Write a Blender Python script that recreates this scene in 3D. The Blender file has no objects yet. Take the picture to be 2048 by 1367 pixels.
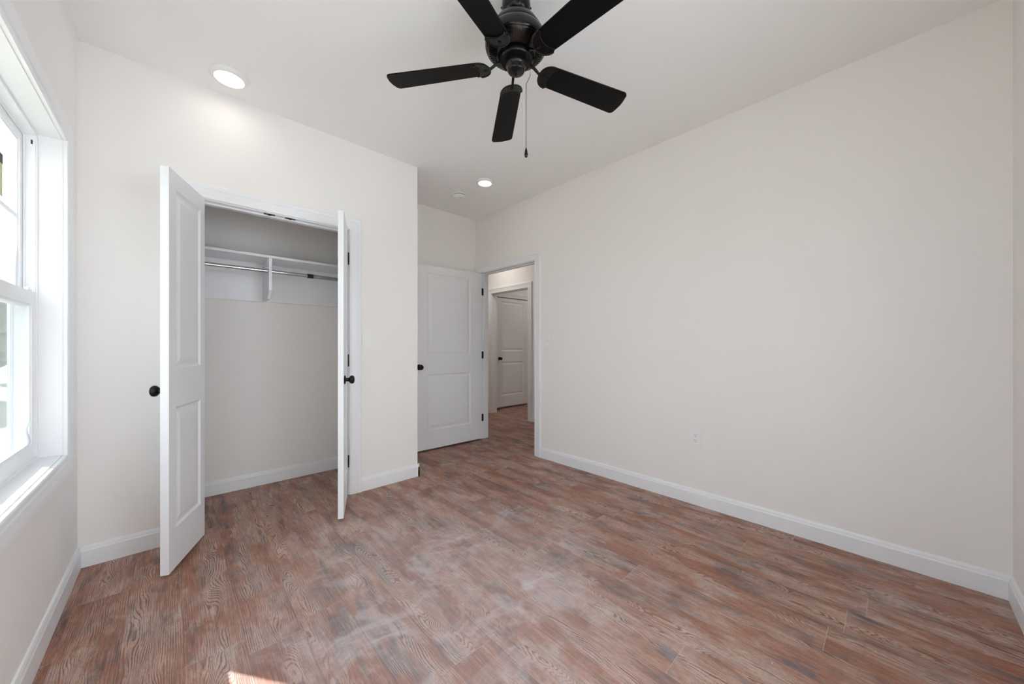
import bpy, bmesh, math, random
from mathutils import Vector, Matrix

random.seed(7)
S = bpy.context.scene
COL = S.collection
PI = math.pi
R = math.radians

# ------------------------------------------------------------------ camera
W_PX, H_PX = 2048.0, 1367.0
F_PX, YAW, CY, CAM_H = 717.66, 0.7534, 691.95, 1.1519
cam_d = bpy.data.cameras.new('camera')
cam_d.sensor_fit = 'HORIZONTAL'
cam_d.sensor_width = 36.0
cam_d.lens = 36.0 * F_PX / W_PX
cam_d.shift_y = (CY - H_PX / 2) / W_PX
cam_d.clip_start = 0.02
cam_d.clip_end = 300
cam = bpy.data.objects.new('camera', cam_d)
COL.objects.link(cam)
cam.location = (0, 0, CAM_H)
cam.rotation_euler = (PI / 2, 0, -YAW)
S.camera = cam

# ------------------------------------------------------------------ sky, sun, exposure
S.view_settings.view_transform = 'Standard'
S.view_settings.look = 'None'
S.view_settings.exposure = 0.23
S.view_settings.gamma = 1.0
S.view_settings.use_curve_mapping = False

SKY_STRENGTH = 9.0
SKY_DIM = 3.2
SUN_STRENGTH = 24.0
LAMP_STRENGTH = 10.0
HALL_LAMP_STRENGTH = 100.0

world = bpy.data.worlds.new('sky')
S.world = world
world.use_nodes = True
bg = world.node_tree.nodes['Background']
bg.inputs['Color'].default_value = (0.80, 0.92, 1.0, 1)
wn, wl = world.node_tree.nodes, world.node_tree.links      # sky gradient shaped to dim the left-window side and even the room light
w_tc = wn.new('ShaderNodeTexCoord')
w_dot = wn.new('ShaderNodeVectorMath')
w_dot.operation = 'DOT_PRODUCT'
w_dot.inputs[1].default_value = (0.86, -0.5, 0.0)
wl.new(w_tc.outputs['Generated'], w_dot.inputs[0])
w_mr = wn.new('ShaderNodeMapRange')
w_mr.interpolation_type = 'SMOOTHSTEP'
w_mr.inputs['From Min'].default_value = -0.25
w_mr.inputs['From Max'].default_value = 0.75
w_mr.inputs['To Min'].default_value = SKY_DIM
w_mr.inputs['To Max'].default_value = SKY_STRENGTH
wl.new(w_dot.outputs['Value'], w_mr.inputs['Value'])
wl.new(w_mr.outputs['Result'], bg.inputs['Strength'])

sun_d = bpy.data.lights.new('sun', 'SUN')
sun_d.energy = SUN_STRENGTH
sun_d.angle = R(0.55)
sun_d.color = (1.0, 0.98, 0.95)
sun = bpy.data.objects.new('sun', sun_d)
COL.objects.link(sun)
sun_dir = Vector((0.578, -0.8160, -math.tan(R(37.6))))
sun.rotation_euler = sun_dir.to_track_quat('-Z', 'Y').to_euler()
sun.location = (-8, 12, 10)

S.cycles.max_bounces = 14
S.cycles.diffuse_bounces = 9
S.cycles.glossy_bounces = 5
S.cycles.transparent_max_bounces = 12
S.cycles.sample_clamp_indirect = 8.0
S.cycles.use_denoising = True


# ------------------------------------------------------------------ node helpers
def new_mat(name):
    m = bpy.data.materials.new(name)
    m.use_nodes = True
    nt = m.node_tree
    return m, nt, nt.nodes['Principled BSDF']


def srgb(r, g, b):
    def f(c):
        c /= 255.0
        return c / 12.92 if c <= 0.04045 else ((c + 0.055) / 1.055) ** 2.4
    return (f(r), f(g), f(b), 1.0)


def simple(name, col, rough=0.5, metal=0.0, spec=0.5, bump=0.0, scale=200.0, var=0.0):
    m, nt, b = new_mat(name)
    b.inputs['Base Color'].default_value = col
    b.inputs['Roughness'].default_value = rough
    b.inputs['Metallic'].default_value = metal
    b.inputs['Specular IOR Level'].default_value = spec
    N, L = nt.nodes, nt.links
    tc = N.new('ShaderNodeTexCoord')
    nz = N.new('ShaderNodeTexNoise')
    nz.inputs['Scale'].default_value = scale
    nz.inputs['Detail'].default_value = 3
    L.new(tc.outputs['Object'], nz.inputs['Vector'])
    if var:
        mx = N.new('ShaderNodeMix')
        mx.data_type = 'RGBA'
        mx.inputs[6].default_value = tuple(c * (1 - var) for c in col[:3]) + (1,)
        mx.inputs[7].default_value = tuple(min(1, c * (1 + var)) for c in col[:3]) + (1,)
        L.new(nz.outputs['Fac'], mx.inputs[0])
        L.new(mx.outputs[2], b.inputs['Base Color'])
    if bump:
        bp = N.new('ShaderNodeBump')
        bp.inputs['Strength'].default_value = bump
        bp.inputs['Distance'].default_value = 0.002
        L.new(nz.outputs['Fac'], bp.inputs['Height'])
        L.new(bp.outputs['Normal'], b.inputs['Normal'])
    return m


M = {}
M['wall'] = simple('wall_paint', srgb(239, 236, 234), 0.75, spec=0.25, bump=0.06, scale=260, var=0.006)
M['ceiling'] = simple('ceiling_paint', srgb(242, 241, 241), 0.85, spec=0.2, bump=0.05, scale=220, var=0.006)
M['trim'] = simple('trim_paint', srgb(237, 238, 241), 0.35, spec=0.45, bump=0.02, scale=120)
M['door'] = simple('door_paint', srgb(235, 236, 239), 0.4, spec=0.4, bump=0.05, scale=300)
M['vinyl'] = simple('window_vinyl', srgb(240, 242, 244), 0.3, spec=0.5)
M['bronze'] = simple('dark_bronze', srgb(28, 25, 24), 0.32, metal=0.6, spec=0.5, var=0.15, scale=60)
M['fan_metal'] = simple('black_fan_metal', srgb(9, 10, 10), 0.25, metal=0.2, spec=0.5, var=0.1, scale=40)
M['fan_blade'] = simple('black_fan_blade', srgb(5, 5, 5), 0.5, spec=0.16, var=0.2, scale=35, bump=0.03)
M['chrome'] = simple('chrome_tube', srgb(205, 207, 210), 0.12, metal=1.0)
M['dark_gap'] = simple('dark_hole', srgb(35, 35, 35), 0.6)
M['plastic'] = simple('white_plastic', srgb(238, 238, 236), 0.35, spec=0.5)
M['chain'] = simple('bead_chain_metal', srgb(70, 66, 60), 0.35, metal=0.9)
M['film'] = simple('torn_white_film', srgb(240, 242, 244), 0.5)
M['sticker'] = simple('glass_sticker', srgb(205, 212, 160), 0.6, var=0.12, scale=60)
M['sticker_dark'] = simple('sticker_print', srgb(60, 62, 55), 0.6)
M['bark'] = simple('tree_bark', srgb(95, 85, 72), 0.9, bump=0.3, scale=20, var=0.2)
M['leaf'] = simple('tree_leaves', srgb(88, 105, 78), 0.8, var=0.25, scale=3)
M['lawn'] = simple('mown_grass', srgb(120, 122, 108), 0.9, var=0.25, scale=2)
M['siding'] = simple('pale_siding', srgb(215, 215, 210), 0.7, var=0.03, scale=5)


def glass_mat(name, tint, refl=1.0):
    m = bpy.data.materials.new(name)
    m.use_nodes = True
    nt = m.node_tree
    nt.nodes.remove(nt.nodes['Principled BSDF'])
    out = nt.nodes['Material Output']
    tr = nt.nodes.new('ShaderNodeBsdfTransparent')
    tr.inputs['Color'].default_value = tint
    gl = nt.nodes.new('ShaderNodeBsdfGlossy')
    gl.inputs['Roughness'].default_value = 0.02
    fr = nt.nodes.new('ShaderNodeFresnel')
    geo = nt.nodes.new('ShaderNodeNewGeometry')       # same index on both faces of the pane
    mr = nt.nodes.new('ShaderNodeMapRange')
    mr.inputs['To Min'].default_value = 1.35
    mr.inputs['To Max'].default_value = 1 / 1.35
    nt.links.new(geo.outputs['Backfacing'], mr.inputs['Value'])
    nt.links.new(mr.outputs['Result'], fr.inputs['IOR'])
    mx = nt.nodes.new('ShaderNodeMixShader')
    nt.links.new(fr.outputs[0], mx.inputs[0])
    nt.links.new(tr.outputs[0], mx.inputs[1])
    nt.links.new(gl.outputs[0], mx.inputs[2])
    nt.links.new(mx.outputs[0], out.inputs['Surface'])
    return m


M['glass'] = glass_mat('window_glass', (0.96, 0.965, 0.965, 1))


def screen_mat():
    m = bpy.data.materials.new('insect_screen')
    m.use_nodes = True
    nt = m.node_tree
    nt.nodes.remove(nt.nodes['Principled BSDF'])
    out = nt.nodes['Material Output']
    tr = nt.nodes.new('ShaderNodeBsdfTransparent')
    df = nt.nodes.new('ShaderNodeBsdfDiffuse')
    df.inputs['Color'].default_value = srgb(120, 122, 122)
    mx = nt.nodes.new('ShaderNodeMixShader')
    mx.inputs[0].default_value = 0.25
    nt.links.new(tr.outputs[0], mx.inputs[1])
    nt.links.new(df.outputs[0], mx.inputs[2])
    nt.links.new(mx.outputs[0], out.inputs['Surface'])
    return m


M['screen'] = screen_mat()


def lamp_mat(name, power):
    m, nt, b = new_mat(name)
    b.inputs['Base Color'].default_value = (0.9, 0.9, 0.88, 1)
    b.inputs['Emission Color'].default_value = (1.0, 0.95, 0.87, 1)
    b.inputs['Emission Strength'].default_value = power
    return m


M['lamp'] = lamp_mat('lamp_lens_lit', LAMP_STRENGTH)
M['hall_lamp'] = lamp_mat('hall_lamp_lens_lit', HALL_LAMP_STRENGTH)


# ------------------------------------------------------------------ floor: wood planks
def floor_mat():
    m, nt, b = new_mat('rustic_wood_planks')
    N, L = nt.nodes, nt.links

    def val(x):
        return x

    def mth(op, a, c=None, d=None, clamp=False):
        n = N.new('ShaderNodeMath')
        n.operation = op
        n.use_clamp = clamp
        for i, v in enumerate((a, c, d)):
            if v is None:
                continue
            if isinstance(v, (int, float)):
                n.inputs[i].default_value = v
            else:
                L.new(v, n.inputs[i])
        return n.outputs[0]

    def comb(x, y, z):
        n = N.new('ShaderNodeCombineXYZ')
        for i, v in enumerate((x, y, z)):
            if isinstance(v, (int, float)):
                n.inputs[i].default_value = v
            else:
                L.new(v, n.inputs[i])
        return n.outputs[0]

    def noise(vec, scale=1.0, detail=2.0, rough=0.5, dist=0.0):
        n = N.new('ShaderNodeTexNoise')
        n.inputs['Scale'].default_value = scale
        n.inputs['Detail'].default_value = detail
        n.inputs['Roughness'].default_value = rough
        n.inputs['Distortion'].default_value = dist
        L.new(vec, n.inputs['Vector'])
        return n.outputs['Fac']

    def white(vec):
        n = N.new('ShaderNodeTexWhiteNoise')
        n.noise_dimensions = '3D'
        L.new(vec, n.inputs['Vector'])
        return n.outputs['Value'], n.outputs['Color']

    def ramp(fac, stops, interp='LINEAR'):
        n = N.new('ShaderNodeValToRGB')
        n.color_ramp.interpolation = interp
        e = n.color_ramp.elements
        while len(e) < len(stops):
            e.new(0.5)
        for el, (p, c) in zip(e, stops):
            el.position = p
            el.color = c if len(c) == 4 else tuple(c) + (1,)
        L.new(fac, n.inputs[0])
        return n.outputs['Color']

    def sm(fac, lo, hi):
        n = N.new('ShaderNodeMapRange')
        n.interpolation_type = 'SMOOTHSTEP'
        n.inputs['From Min'].default_value = lo
        n.inputs['From Max'].default_value = hi
        L.new(fac, n.inputs['Value'])
        return n.outputs['Result']

    def mix(fac, a, c, mode='MIX'):
        n = N.new('ShaderNodeMix')
        n.data_type = 'RGBA'
        n.blend_type = mode
        n.clamp_factor = True
        for sock, v in ((n.inputs[0], fac), (n.inputs[6], a), (n.inputs[7], c)):
            if isinstance(v, (int, float)):
                sock.default_value = v
            elif isinstance(v, tuple):
                sock.default_value = v
            else:
                L.new(v, sock)
        return n.outputs[2]

    tc = N.new('ShaderNodeTexCoord')
    sp = N.new('ShaderNodeSeparateXYZ')
    L.new(tc.outputs['Object'], sp.inputs[0])
    X, Y = sp.outputs['X'], sp.outputs['Y']
    PW, PL = 0.1765, 1.22
    xs = mth('DIVIDE', mth('SUBTRACT', X, 0.199), PW)
    colid = mth('FLOOR', xs)
    u = mth('SUBTRACT', xs, colid)                      # 0..1 across the plank
    coff, _ = white(comb(colid, 3.7, 1.3))
    ys = mth('ADD', mth('DIVIDE', Y, PL), mth('MULTIPLY', coff, 7.0))
    rowid = mth('FLOOR', ys)
    v = mth('SUBTRACT', ys, rowid)
    r1, rc = white(comb(colid, rowid, 0.5))
    r2, _ = white(comb(colid, rowid, 9.5))
    r3, _ = white(comb(rowid, colid, 21.5))
    r4, _ = white(comb(rowid, colid, 33.5))
    uc = mth('SUBTRACT', u, 0.5)
    px = mth('ADD', mth('MULTIPLY', uc, PW), mth('MULTIPLY', r1, 37.0))
    py = mth('ADD', Y, mth('MULTIPLY', r2, 53.0))

    # growth rings: straight lines across the plank bent by a long noise
    bend = noise(comb(mth('MULTIPLY', px, 11.0), mth('MULTIPLY', py, 3.1), mth('MULTIPLY', r3, 40.0)), 1.0, 1.2, 0.4)
    fine = noise(comb(mth('MULTIPLY', px, 70.0), mth('MULTIPLY', py, 22.0), 5.0), 1.0, 2.0, 0.5)
    wav = noise(comb(mth('MULTIPLY', px, 4.0), mth('MULTIPLY', py, 1.1), 3.0), 1.0, 1.0, 0.4)
    # a cathedral band wanders along each plank; the grain is straight beside it
    cen = mth('ADD', mth('MULTIPLY', mth('SUBTRACT', r4, 0.5), 0.62), mth('MULTIPLY', mth('SUBTRACT', wav, 0.5), 0.5))
    band = mth('SUBTRACT', 1.0, sm(mth('ABSOLUTE', mth('SUBTRACT', uc, cen)), 0.08, 0.38))
    amp = mth('ADD', 2.2, mth('MULTIPLY', band, mth('ADD', 10.0, mth('MULTIPLY', r2, 28.0))))
    V = mth('ADD', mth('MULTIPLY', mth('MULTIPLY', uc, PW), 145.0),
            mth('MULTIPLY', mth('SUBTRACT', bend, 0.5), amp))
    V = mth('ADD', V, mth('MULTIPLY', fine, 0.55))
    # fine pores, short dark dashes along the plank, and longer fibres
    pores = noise(comb(mth('MULTIPLY', px, 260.0), mth('MULTIPLY', py, 46.0), 2.0), 1.0, 2.5, 0.62)
    fibre = noise(comb(mth('MULTIPLY', px, 210.0), mth('MULTIPLY', py, 7.0), 8.0), 1.0, 3.0, 0.6)
    wav2 = noise(comb(mth('MULTIPLY', px, 22.0), mth('MULTIPLY', py, 6.0), 29.0), 1.0, 2.0, 0.5)
    streak = noise(comb(mth('MULTIPLY', px, 34.0), mth('MULTIPLY', py, 2.4), mth('ADD', 8.0, mth('MULTIPLY', r1, 13.0))), 1.0, 3.0, 0.6)

    # the rings are broken up by pores and fibres, and thin out in places
    ring = mth('ADD', mth('MULTIPLY', mth('SINE', mth('MULTIPLY', V, 6.2832)), 0.5), 0.5)
    ring = mth('ADD', ring, mth('MULTIPLY', mth('SUBTRACT', pores, 0.5), 1.0))
    ring = mth('ADD', ring, mth('MULTIPLY', mth('SUBTRACT', fibre, 0.5), 1.3))
    ring = mth('ADD', ring, mth('MULTIPLY', mth('SUBTRACT', wav2, 0.5), 0.9))
    ring = sm(ring, -0.04, 0.46)

    # blotches of stain
    blA = noise(comb(mth('MULTIPLY', px, 6.0), mth('MULTIPLY', py, 2.6), mth('MULTIPLY', r1, 9.0)), 1.0, 5.0, 0.62)
    blB = noise(comb(mth('MULTIPLY', px, 7.5), mth('MULTIPLY', py, 4.0), mth('ADD', 31.0, mth('MULTIPLY', r3, 9.0))), 1.0, 5.0, 0.66)
    blC = noise(comb(mth('MULTIPLY', px, 8.5), mth('MULTIPLY', py, 3.4), mth('ADD', 71.0, mth('MULTIPLY', r4, 9.0))), 1.0, 5.0, 0.66)
    blD = noise(comb(mth('MULTIPLY', px, 7.0), mth('MULTIPLY', py, 3.0), mth('ADD', 91.0, mth('MULTIPLY', r2, 9.0))), 1.0, 5.0, 0.66)
    base = ramp(mth('ADD', blA, mth('MULTIPLY', mth('SUBTRACT', r3, 0.5), 0.14)), [
        (0.30, srgb(102, 58, 41)), (0.42, srgb(142, 86, 61)), (0.52, srgb(155, 99, 74)),
        (0.62, srgb(168, 118, 93)), (0.74, srgb(142, 105, 88))])
    base = mix(mth('MULTIPLY', sm(streak, 0.5, 0.68), 0.5), base, srgb(104, 76, 64))
    base = mix(mth('MULTIPLY', sm(blB, 0.54, 0.65), 0.68), base, srgb(158, 88, 62))
    base = mix(mth('MULTIPLY', sm(blD, 0.53, 0.66), 0.62), base, srgb(188, 168, 158))
    base = mix(mth('MULTIPLY', sm(blC, 0.53, 0.64), 0.82), base, srgb(88, 83, 92))
    dk = noise(comb(mth('MULTIPLY', px, 12.0), mth('MULTIPLY', py, 2.0), mth('ADD', 11.0, mth('MULTIPLY', r2, 17.0))), 1.0, 5.0, 0.65)
    base = mix(mth('MULTIPLY', sm(dk, 0.54, 0.67), 0.75), base, srgb(66, 51, 46))
    # limewash held on the ridges of the grain
    show0 = noise(comb(mth('MULTIPLY', px, 7.0), mth('MULTIPLY', py, 3.4), mth('ADD', 17.0, mth('MULTIPLY', r1, 5.0))), 1.0, 3.0, 0.6)
    show = sm(mth('ADD', show0, mth('MULTIPLY', band, 0.14)), 0.44, 0.66)
    gv = mth('MULTIPLY', ring, mth('ADD', 0.12, mth('MULTIPLY', show, 0.72)))
    base = mix(gv, base, mix(0.52, base, srgb(224, 198, 184)))
    lowring = mth('MULTIPLY', mth('SUBTRACT', 1.0, ring), mth('ADD', 0.14, mth('MULTIPLY', show, 0.62)))
    base = mix(lowring, base, mix(0.7, base, srgb(80, 52, 42)))
    base = mix(mth('MULTIPLY', sm(pores, 0.50, 0.62), 0.5), base, mix(0.7, base, srgb(74, 50, 42)))
    base = mix(mth('MULTIPLY', sm(fibre, 0.5, 0.72), 0.34), base, srgb(204, 176, 160))
    base = mix(mth('MULTIPLY', sm(fibre, 0.5, 0.28), 0.34), base, srgb(84, 60, 50))
    # dusty building smears plus painted sky sheen, thickest in the middle of the bedroom
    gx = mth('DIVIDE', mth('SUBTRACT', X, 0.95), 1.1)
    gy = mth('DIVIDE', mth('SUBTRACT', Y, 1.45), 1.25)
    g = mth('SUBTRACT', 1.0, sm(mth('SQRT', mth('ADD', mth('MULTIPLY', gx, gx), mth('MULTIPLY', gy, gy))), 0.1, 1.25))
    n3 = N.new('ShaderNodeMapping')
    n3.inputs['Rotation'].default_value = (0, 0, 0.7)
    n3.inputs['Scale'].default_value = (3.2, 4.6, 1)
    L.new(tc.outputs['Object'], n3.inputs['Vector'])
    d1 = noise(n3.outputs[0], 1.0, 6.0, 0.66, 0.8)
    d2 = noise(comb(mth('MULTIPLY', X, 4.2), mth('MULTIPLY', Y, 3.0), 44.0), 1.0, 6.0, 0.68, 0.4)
    dust_sheen = mth('ADD', mth('MULTIPLY', sm(d1, 0.50, 0.72), 0.5), mth('MULTIPLY', sm(d2, 0.50, 0.68), 0.42))
    dust_sheen = mth('MULTIPLY', dust_sheen, mth('ADD', 0.08, mth('MULTIPLY', g, 0.95)), clamp=True)
    dust_sheen = mth('ADD', dust_sheen, mth('MULTIPLY', g, 0.27))
    dust_sheen = mth('MULTIPLY', dust_sheen, mth('ADD', 0.7, mth('MULTIPLY', pores, 0.6)))
    base = mix(dust_sheen, base, srgb(206, 197, 200))
    # small white specks of plaster
    sk = N.new('ShaderNodeTexVoronoi')
    sk.inputs['Scale'].default_value = 9.0
    L.new(tc.outputs['Object'], sk.inputs['Vector'])
    spk = mth('MULTIPLY', mth('LESS_THAN', sk.outputs['Distance'], 0.022), 0.8)
    base = mix(spk, base, srgb(228, 224, 220))
    # joints
    ju = mth('MINIMUM', u, mth('SUBTRACT', 1.0, u))
    jv = mth('MINIMUM', v, mth('SUBTRACT', 1.0, v))
    je = mth('SUBTRACT', 1.0, sm(mth('MULTIPLY', ju, PW), 0.0004, 0.0016))
    jl = mth('SUBTRACT', 1.0, sm(mth('MULTIPLY', jv, PL), 0.0004, 0.0018))
    base = mix(mth('MULTIPLY', je, 0.35), base, srgb(96, 74, 64))
    base = mix(mth('MULTIPLY', jl, 0.6), base, srgb(196, 180, 166))
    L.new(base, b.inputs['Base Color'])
    rg = mth('ADD', 0.42, mth('MULTIPLY', dust_sheen, 0.35))
    rg = mth('ADD', rg, mth('MULTIPLY', ring, 0.08))
    L.new(rg, b.inputs['Roughness'])
    b.inputs['Specular IOR Level'].default_value = 0.45
    bp = N.new('ShaderNodeBump')
    bp.inputs['Strength'].default_value = 0.35
    bp.inputs['Distance'].default_value = 0.001
    hh = mth('ADD', mth('MULTIPLY', ring, show), mth('MULTIPLY', pores, -0.4))
    hh = mth('SUBTRACT', hh, mth('MULTIPLY', mth('MAXIMUM', je, jl), 0.8))
    L.new(hh, bp.inputs['Height'])
    L.new(bp.outputs['Normal'], b.inputs['Normal'])
    return m


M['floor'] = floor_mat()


# ------------------------------------------------------------------ mesh helpers
class MB:
    """collects shapes, links them as ONE mesh object"""

    def __init__(self):
        self.bm = bmesh.new()

    def face(self, pts):
        vs = [self.bm.verts.new(p) for p in pts]
        return self.bm.faces.new(vs)

    def box(self, x0, x1, y0, y1, z0, z1, bevel=0.0):
        t = bmesh.new() if bevel else self.bm
        v = [t.verts.new((x, y, z)) for x in (x0, x1) for y in (y0, y1) for z in (z0, z1)]
        for f in ((0, 1, 3, 2), (4, 6, 7, 5), (0, 4, 5, 1), (2, 3, 7, 6), (0, 2, 6, 4), (1, 5, 7, 3)):
            t.faces.new([v[i] for i in f])
        if bevel:
            bmesh.ops.recalc_face_normals(t, faces=t.faces)
            bmesh.ops.bevel(t, geom=list(t.edges), offset=bevel, segments=2, affect='EDGES', profile=0.6)
            self.merge(t)
        return self

    def merge(self, t, mat=None):
        mp = {}
        for v in t.verts:
            mp[v] = self.bm.verts.new(mat @ v.co if mat else v.co)
        for f in t.faces:
            try:
                self.bm.faces.new([mp[v] for v in f.verts])
            except ValueError:
                pass
        t.free()

    def lathe(self, prof, seg=48, origin=(0, 0, 0), axis='Z'):
        """prof: list of (radius, height) along the axis"""
        o = Vector(origin)
        rings = []

        def put(r, h, a):
            c, s = r * math.cos(a), r * math.sin(a)
            if axis == 'Z':
                return o + Vector((c, s, h))
            if axis == 'Y':
                return o + Vector((c, h, s))
            return o + Vector((h, c, s))
        for r, h in prof:
            if r < 1e-6:
                rings.append([self.bm.verts.new(put(0, h, 0))])
            else:
                rings.append([self.bm.verts.new(put(r, h, 2 * PI * i / seg)) for i in range(seg)])
        for a, c in zip(rings, rings[1:]):
            if len(a) == 1 and len(c) == 1:
                continue
            for i in range(seg):
                j = (i + 1) % seg
                if len(a) == 1:
                    self.bm.faces.new((a[0], c[j], c[i]))
                elif len(c) == 1:
                    self.bm.faces.new((a[i], a[j], c[0]))
                else:
                    self.bm.faces.new((a[i], a[j], c[j], c[i]))
        return self

    def tube(self, pts, r, seg=10, cap=True):
        pts = [Vector(p) for p in pts]
        rings = []
        up = Vector((0, 0, 1))
        for i, p in enumerate(pts):
            d = (pts[min(i + 1, len(pts) - 1)] - pts[max(i - 1, 0)]).normalized()
            a = d.cross(up)
            if a.length < 1e-3:
                a = d.cross(Vector((1, 0, 0)))
            a.normalize()
            c = d.cross(a).normalized()
            rr = r[i] if isinstance(r, (list, tuple)) else r
            rings.append([self.bm.verts.new(p + a * rr * math.cos(2 * PI * k / seg) + c * rr * math.sin(2 * PI * k / seg)) for k in range(seg)])
        for a, c in zip(rings, rings[1:]):
            for i in range(seg):
                j = (i + 1) % seg
                self.bm.faces.new((a[i], a[j], c[j], c[i]))
        if cap:
            self.bm.faces.new(rings[0])
            self.bm.faces.new(rings[-1])
        return self

    def sweep(self, loops, closed_path=False, cap=True):
        """loops: list of equal-length profile loops (closed profiles)"""
        vs = [[self.bm.verts.new(p) for p in lp] for lp in loops]
        n = len(vs[0])
        seq = list(zip(vs, vs[1:]))
        if closed_path:
            seq.append((vs[-1], vs[0]))
        for a, c in seq:
            for i in range(n):
                j = (i + 1) % n
                self.bm.faces.new((a[i], a[j], c[j], c[i]))
        if cap and not closed_path:
            self.bm.faces.new(vs[0])
            self.bm.faces.new(vs[-1])
        return self

    def prism(self, outline, h0, h1, put):
        """outline 2-D, extruded from h0 to h1; put(u,v,h) -> point"""
        a = [self.bm.verts.new(put(u, v, h0)) for u, v in outline]
        c = [self.bm.verts.new(put(u, v, h1)) for u, v in outline]
        n = len(a)
        for i in range(n):
            j = (i + 1) % n
            self.bm.faces.new((a[i], a[j], c[j], c[i]))
        self.bm.faces.new(a)
        self.bm.faces.new(c)
        return self

    def build(self, name, mat, parent=None, smooth=None, weld=True):
        if weld:
            bmesh.ops.remove_doubles(self.bm, verts=self.bm.verts, dist=1e-5)
        bmesh.ops.recalc_face_normals(self.bm, faces=self.bm.faces)
        me = bpy.data.meshes.new(name)
        self.bm.to_mesh(me)
        self.bm.free()
        me.materials.append(M[mat] if isinstance(mat, str) else mat)
        if smooth:
            for p in me.polygons:
                p.use_smooth = True
            me.set_sharp_from_angle(angle=R(smooth))
        o = bpy.data.objects.new(name, me)
        COL.objects.link(o)
        if parent:
            o.parent = parent
        return o


def tag(o, label=None, cat=None, group=None, kind=None):
    if label:
        o['label'] = label
    if cat:
        o['category'] = cat
    if group:
        o['group'] = group
    if kind:
        o['kind'] = kind
    return o


def empty(name, loc, rz=0.0):
    o = bpy.data.objects.new(name, None)
    o.empty_display_size = 0.1
    COL.objects.link(o)
    o.location = loc
    o.rotation_euler = (0, 0, rz)
    return o


def struct(o, label, cat):
    return tag(o, label, cat, kind='structure')


# ------------------------------------------------------------------ room measures
XL, XR = -0.371, 2.767          # window wall, long wall
YN, YB, YA = -0.367, 2.901, 3.627   # wall behind the camera, closet wall, alcove end
XC = 1.569                      # outer corner of the closet
H = 2.74
CL0, CL1, CLH = 0.10, 0.98, 2.052   # closet opening
YCB = 3.61                      # closet back
ED0, ED1, EDH = 2.602, 3.518, 2.052  # entry doorway in the long wall
XH = 2.882                      # hall face of the long wall
X2, X2B = 3.98, 4.095           # hall wall with the second doorway
HD0, HD1 = 3.885, 4.755
YH = 4.955                      # wall with the hall door
WY0, WY1, WZ0, WZ1 = 1.60, 2.575, 0.655, 2.085   # window in the left wall (inside of the jambs)
NX0, NX1 = 0.62, 1.80            # unseen window behind the camera, placed and sized to light the room
VY0, VY1 = -0.15, 1.25            # unseen window added in the left wall, enlarged to brighten the long wall
VZ0, VZ1 = 0.45, 2.25

# floor and ceiling slabs
m = MB()
m.box(-0.56, 7.2, -0.55, 6.6, -0.12, 0.0)
struct(m.build('floor', 'floor'), 'worn rustic wood plank floor with pale grain, orange knots and dusty smears with painted sheen', 'floor')
m = MB()
m.box(-0.56, 7.2, -0.55, 6.6, H, H + 0.15)
struct(m.build('ceiling', 'ceiling'), 'flat white ceiling carrying the black fan and round lights', 'ceiling')

# walls
m = MB()
xo = -0.518
m.box(xo, XL, YN - 0.17, VY0, 0, H)
m.box(xo, XL, VY1, WY0, 0, H)
m.box(xo, XL, WY1, YCB + 0.13, 0, H)
for a_, c_, lo_, hi_ in ((WY0, WY1, WZ0, WZ1), (VY0, VY1, VZ0, VZ1)):
    m.box(xo, XL, a_, c_, 0, lo_)
    m.box(xo, XL, a_, c_, hi_, H)
struct(m.build('wall_left', 'wall'), 'cream painted wall holding the white sash window', 'wall')

m = MB()
yo = YN - 0.147
m.box(XL, NX0, yo, YN, 0, H)
m.box(NX1, XH, yo, YN, 0, H)
m.box(NX0, NX1, yo, YN, 0, WZ0)
m.box(NX0, NX1, yo, YN, WZ1, H)
struct(m.build('wall_near', 'wall'), 'sliver of cream wall at the end of the long blank wall', 'wall')

m = MB()
yw = YB + 0.115
m.box(XL, CL0 - 0.02, YB, yw, 0, H)
m.box(CL1 + 0.02, XC, YB, yw, 0, H)
m.box(CL0 - 0.02, CL1 + 0.02, YB, yw, CLH + 0.02, H)
m.box(XC - 0.115, XC, yw, YA, 0, H)
struct(m.build('wall_closet', 'wall'), 'cream painted wall around the open closet, ending at an outer corner', 'wall')

m = MB()
m.box(XL, XC - 0.115, YCB, YCB + 0.13, 0, H)
struct(m.build('wall_closet_back', 'wall'), 'cream wall at the back of the closet, behind shelf and rod', 'wall')
m = MB()
m.box(XC - 0.115, XR, YA, YA + 0.113, 0, H)
struct(m.build('wall_alcove', 'wall'), 'short cream wall behind the open entry door', 'wall')

m = MB()
m.box(XR, XH, YN, ED0 - 0.02, 0, H)
m.box(XR, XH, ED1 + 0.02, 6.5, 0, H)
m.box(XR, XH, ED0 - 0.02, ED1 + 0.02, EDH + 0.02, H)
struct(m.build('wall_right', 'wall'), 'long blank cream wall with an outlet, between entry doorway and corner', 'wall')

m = MB()
m.box(X2, X2B, 1.2, HD0 - 0.02, 0, H)
m.box(X2, X2B, HD1 + 0.02, 6.5, 0, H)
m.box(X2, X2B, HD0 - 0.02, HD1 + 0.02, EDH + 0.02, H)
struct(m.build('wall_hall', 'wall'), 'pale hallway wall around the second doorway, seen through the entry', 'wall')
m = MB()
m.box(X2B, 4.235, YH, YH + 0.12, 0, H)
m.box(5.10, 7.1, YH, YH + 0.12, 0, H)
m.box(4.235, 5.10, YH, YH + 0.12, 2.06, H)
m.box(4.235, 5.10, YH + 0.09, YH + 0.12, 0, 2.06)
struct(m.build('wall_hall_room', 'wall'), 'shaded wall around the far door, beyond the second doorway', 'wall')
m = MB()
m.box(XH, X2, 1.1, 1.2, 0, H)
m.box(XH, X2, 6.4, 6.5, 0, H)
m.box(X2B, 7.1, 3.0, 3.1, 0, H)
m.box(7.0, 7.1, 3.1, YH, 0, H)
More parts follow.
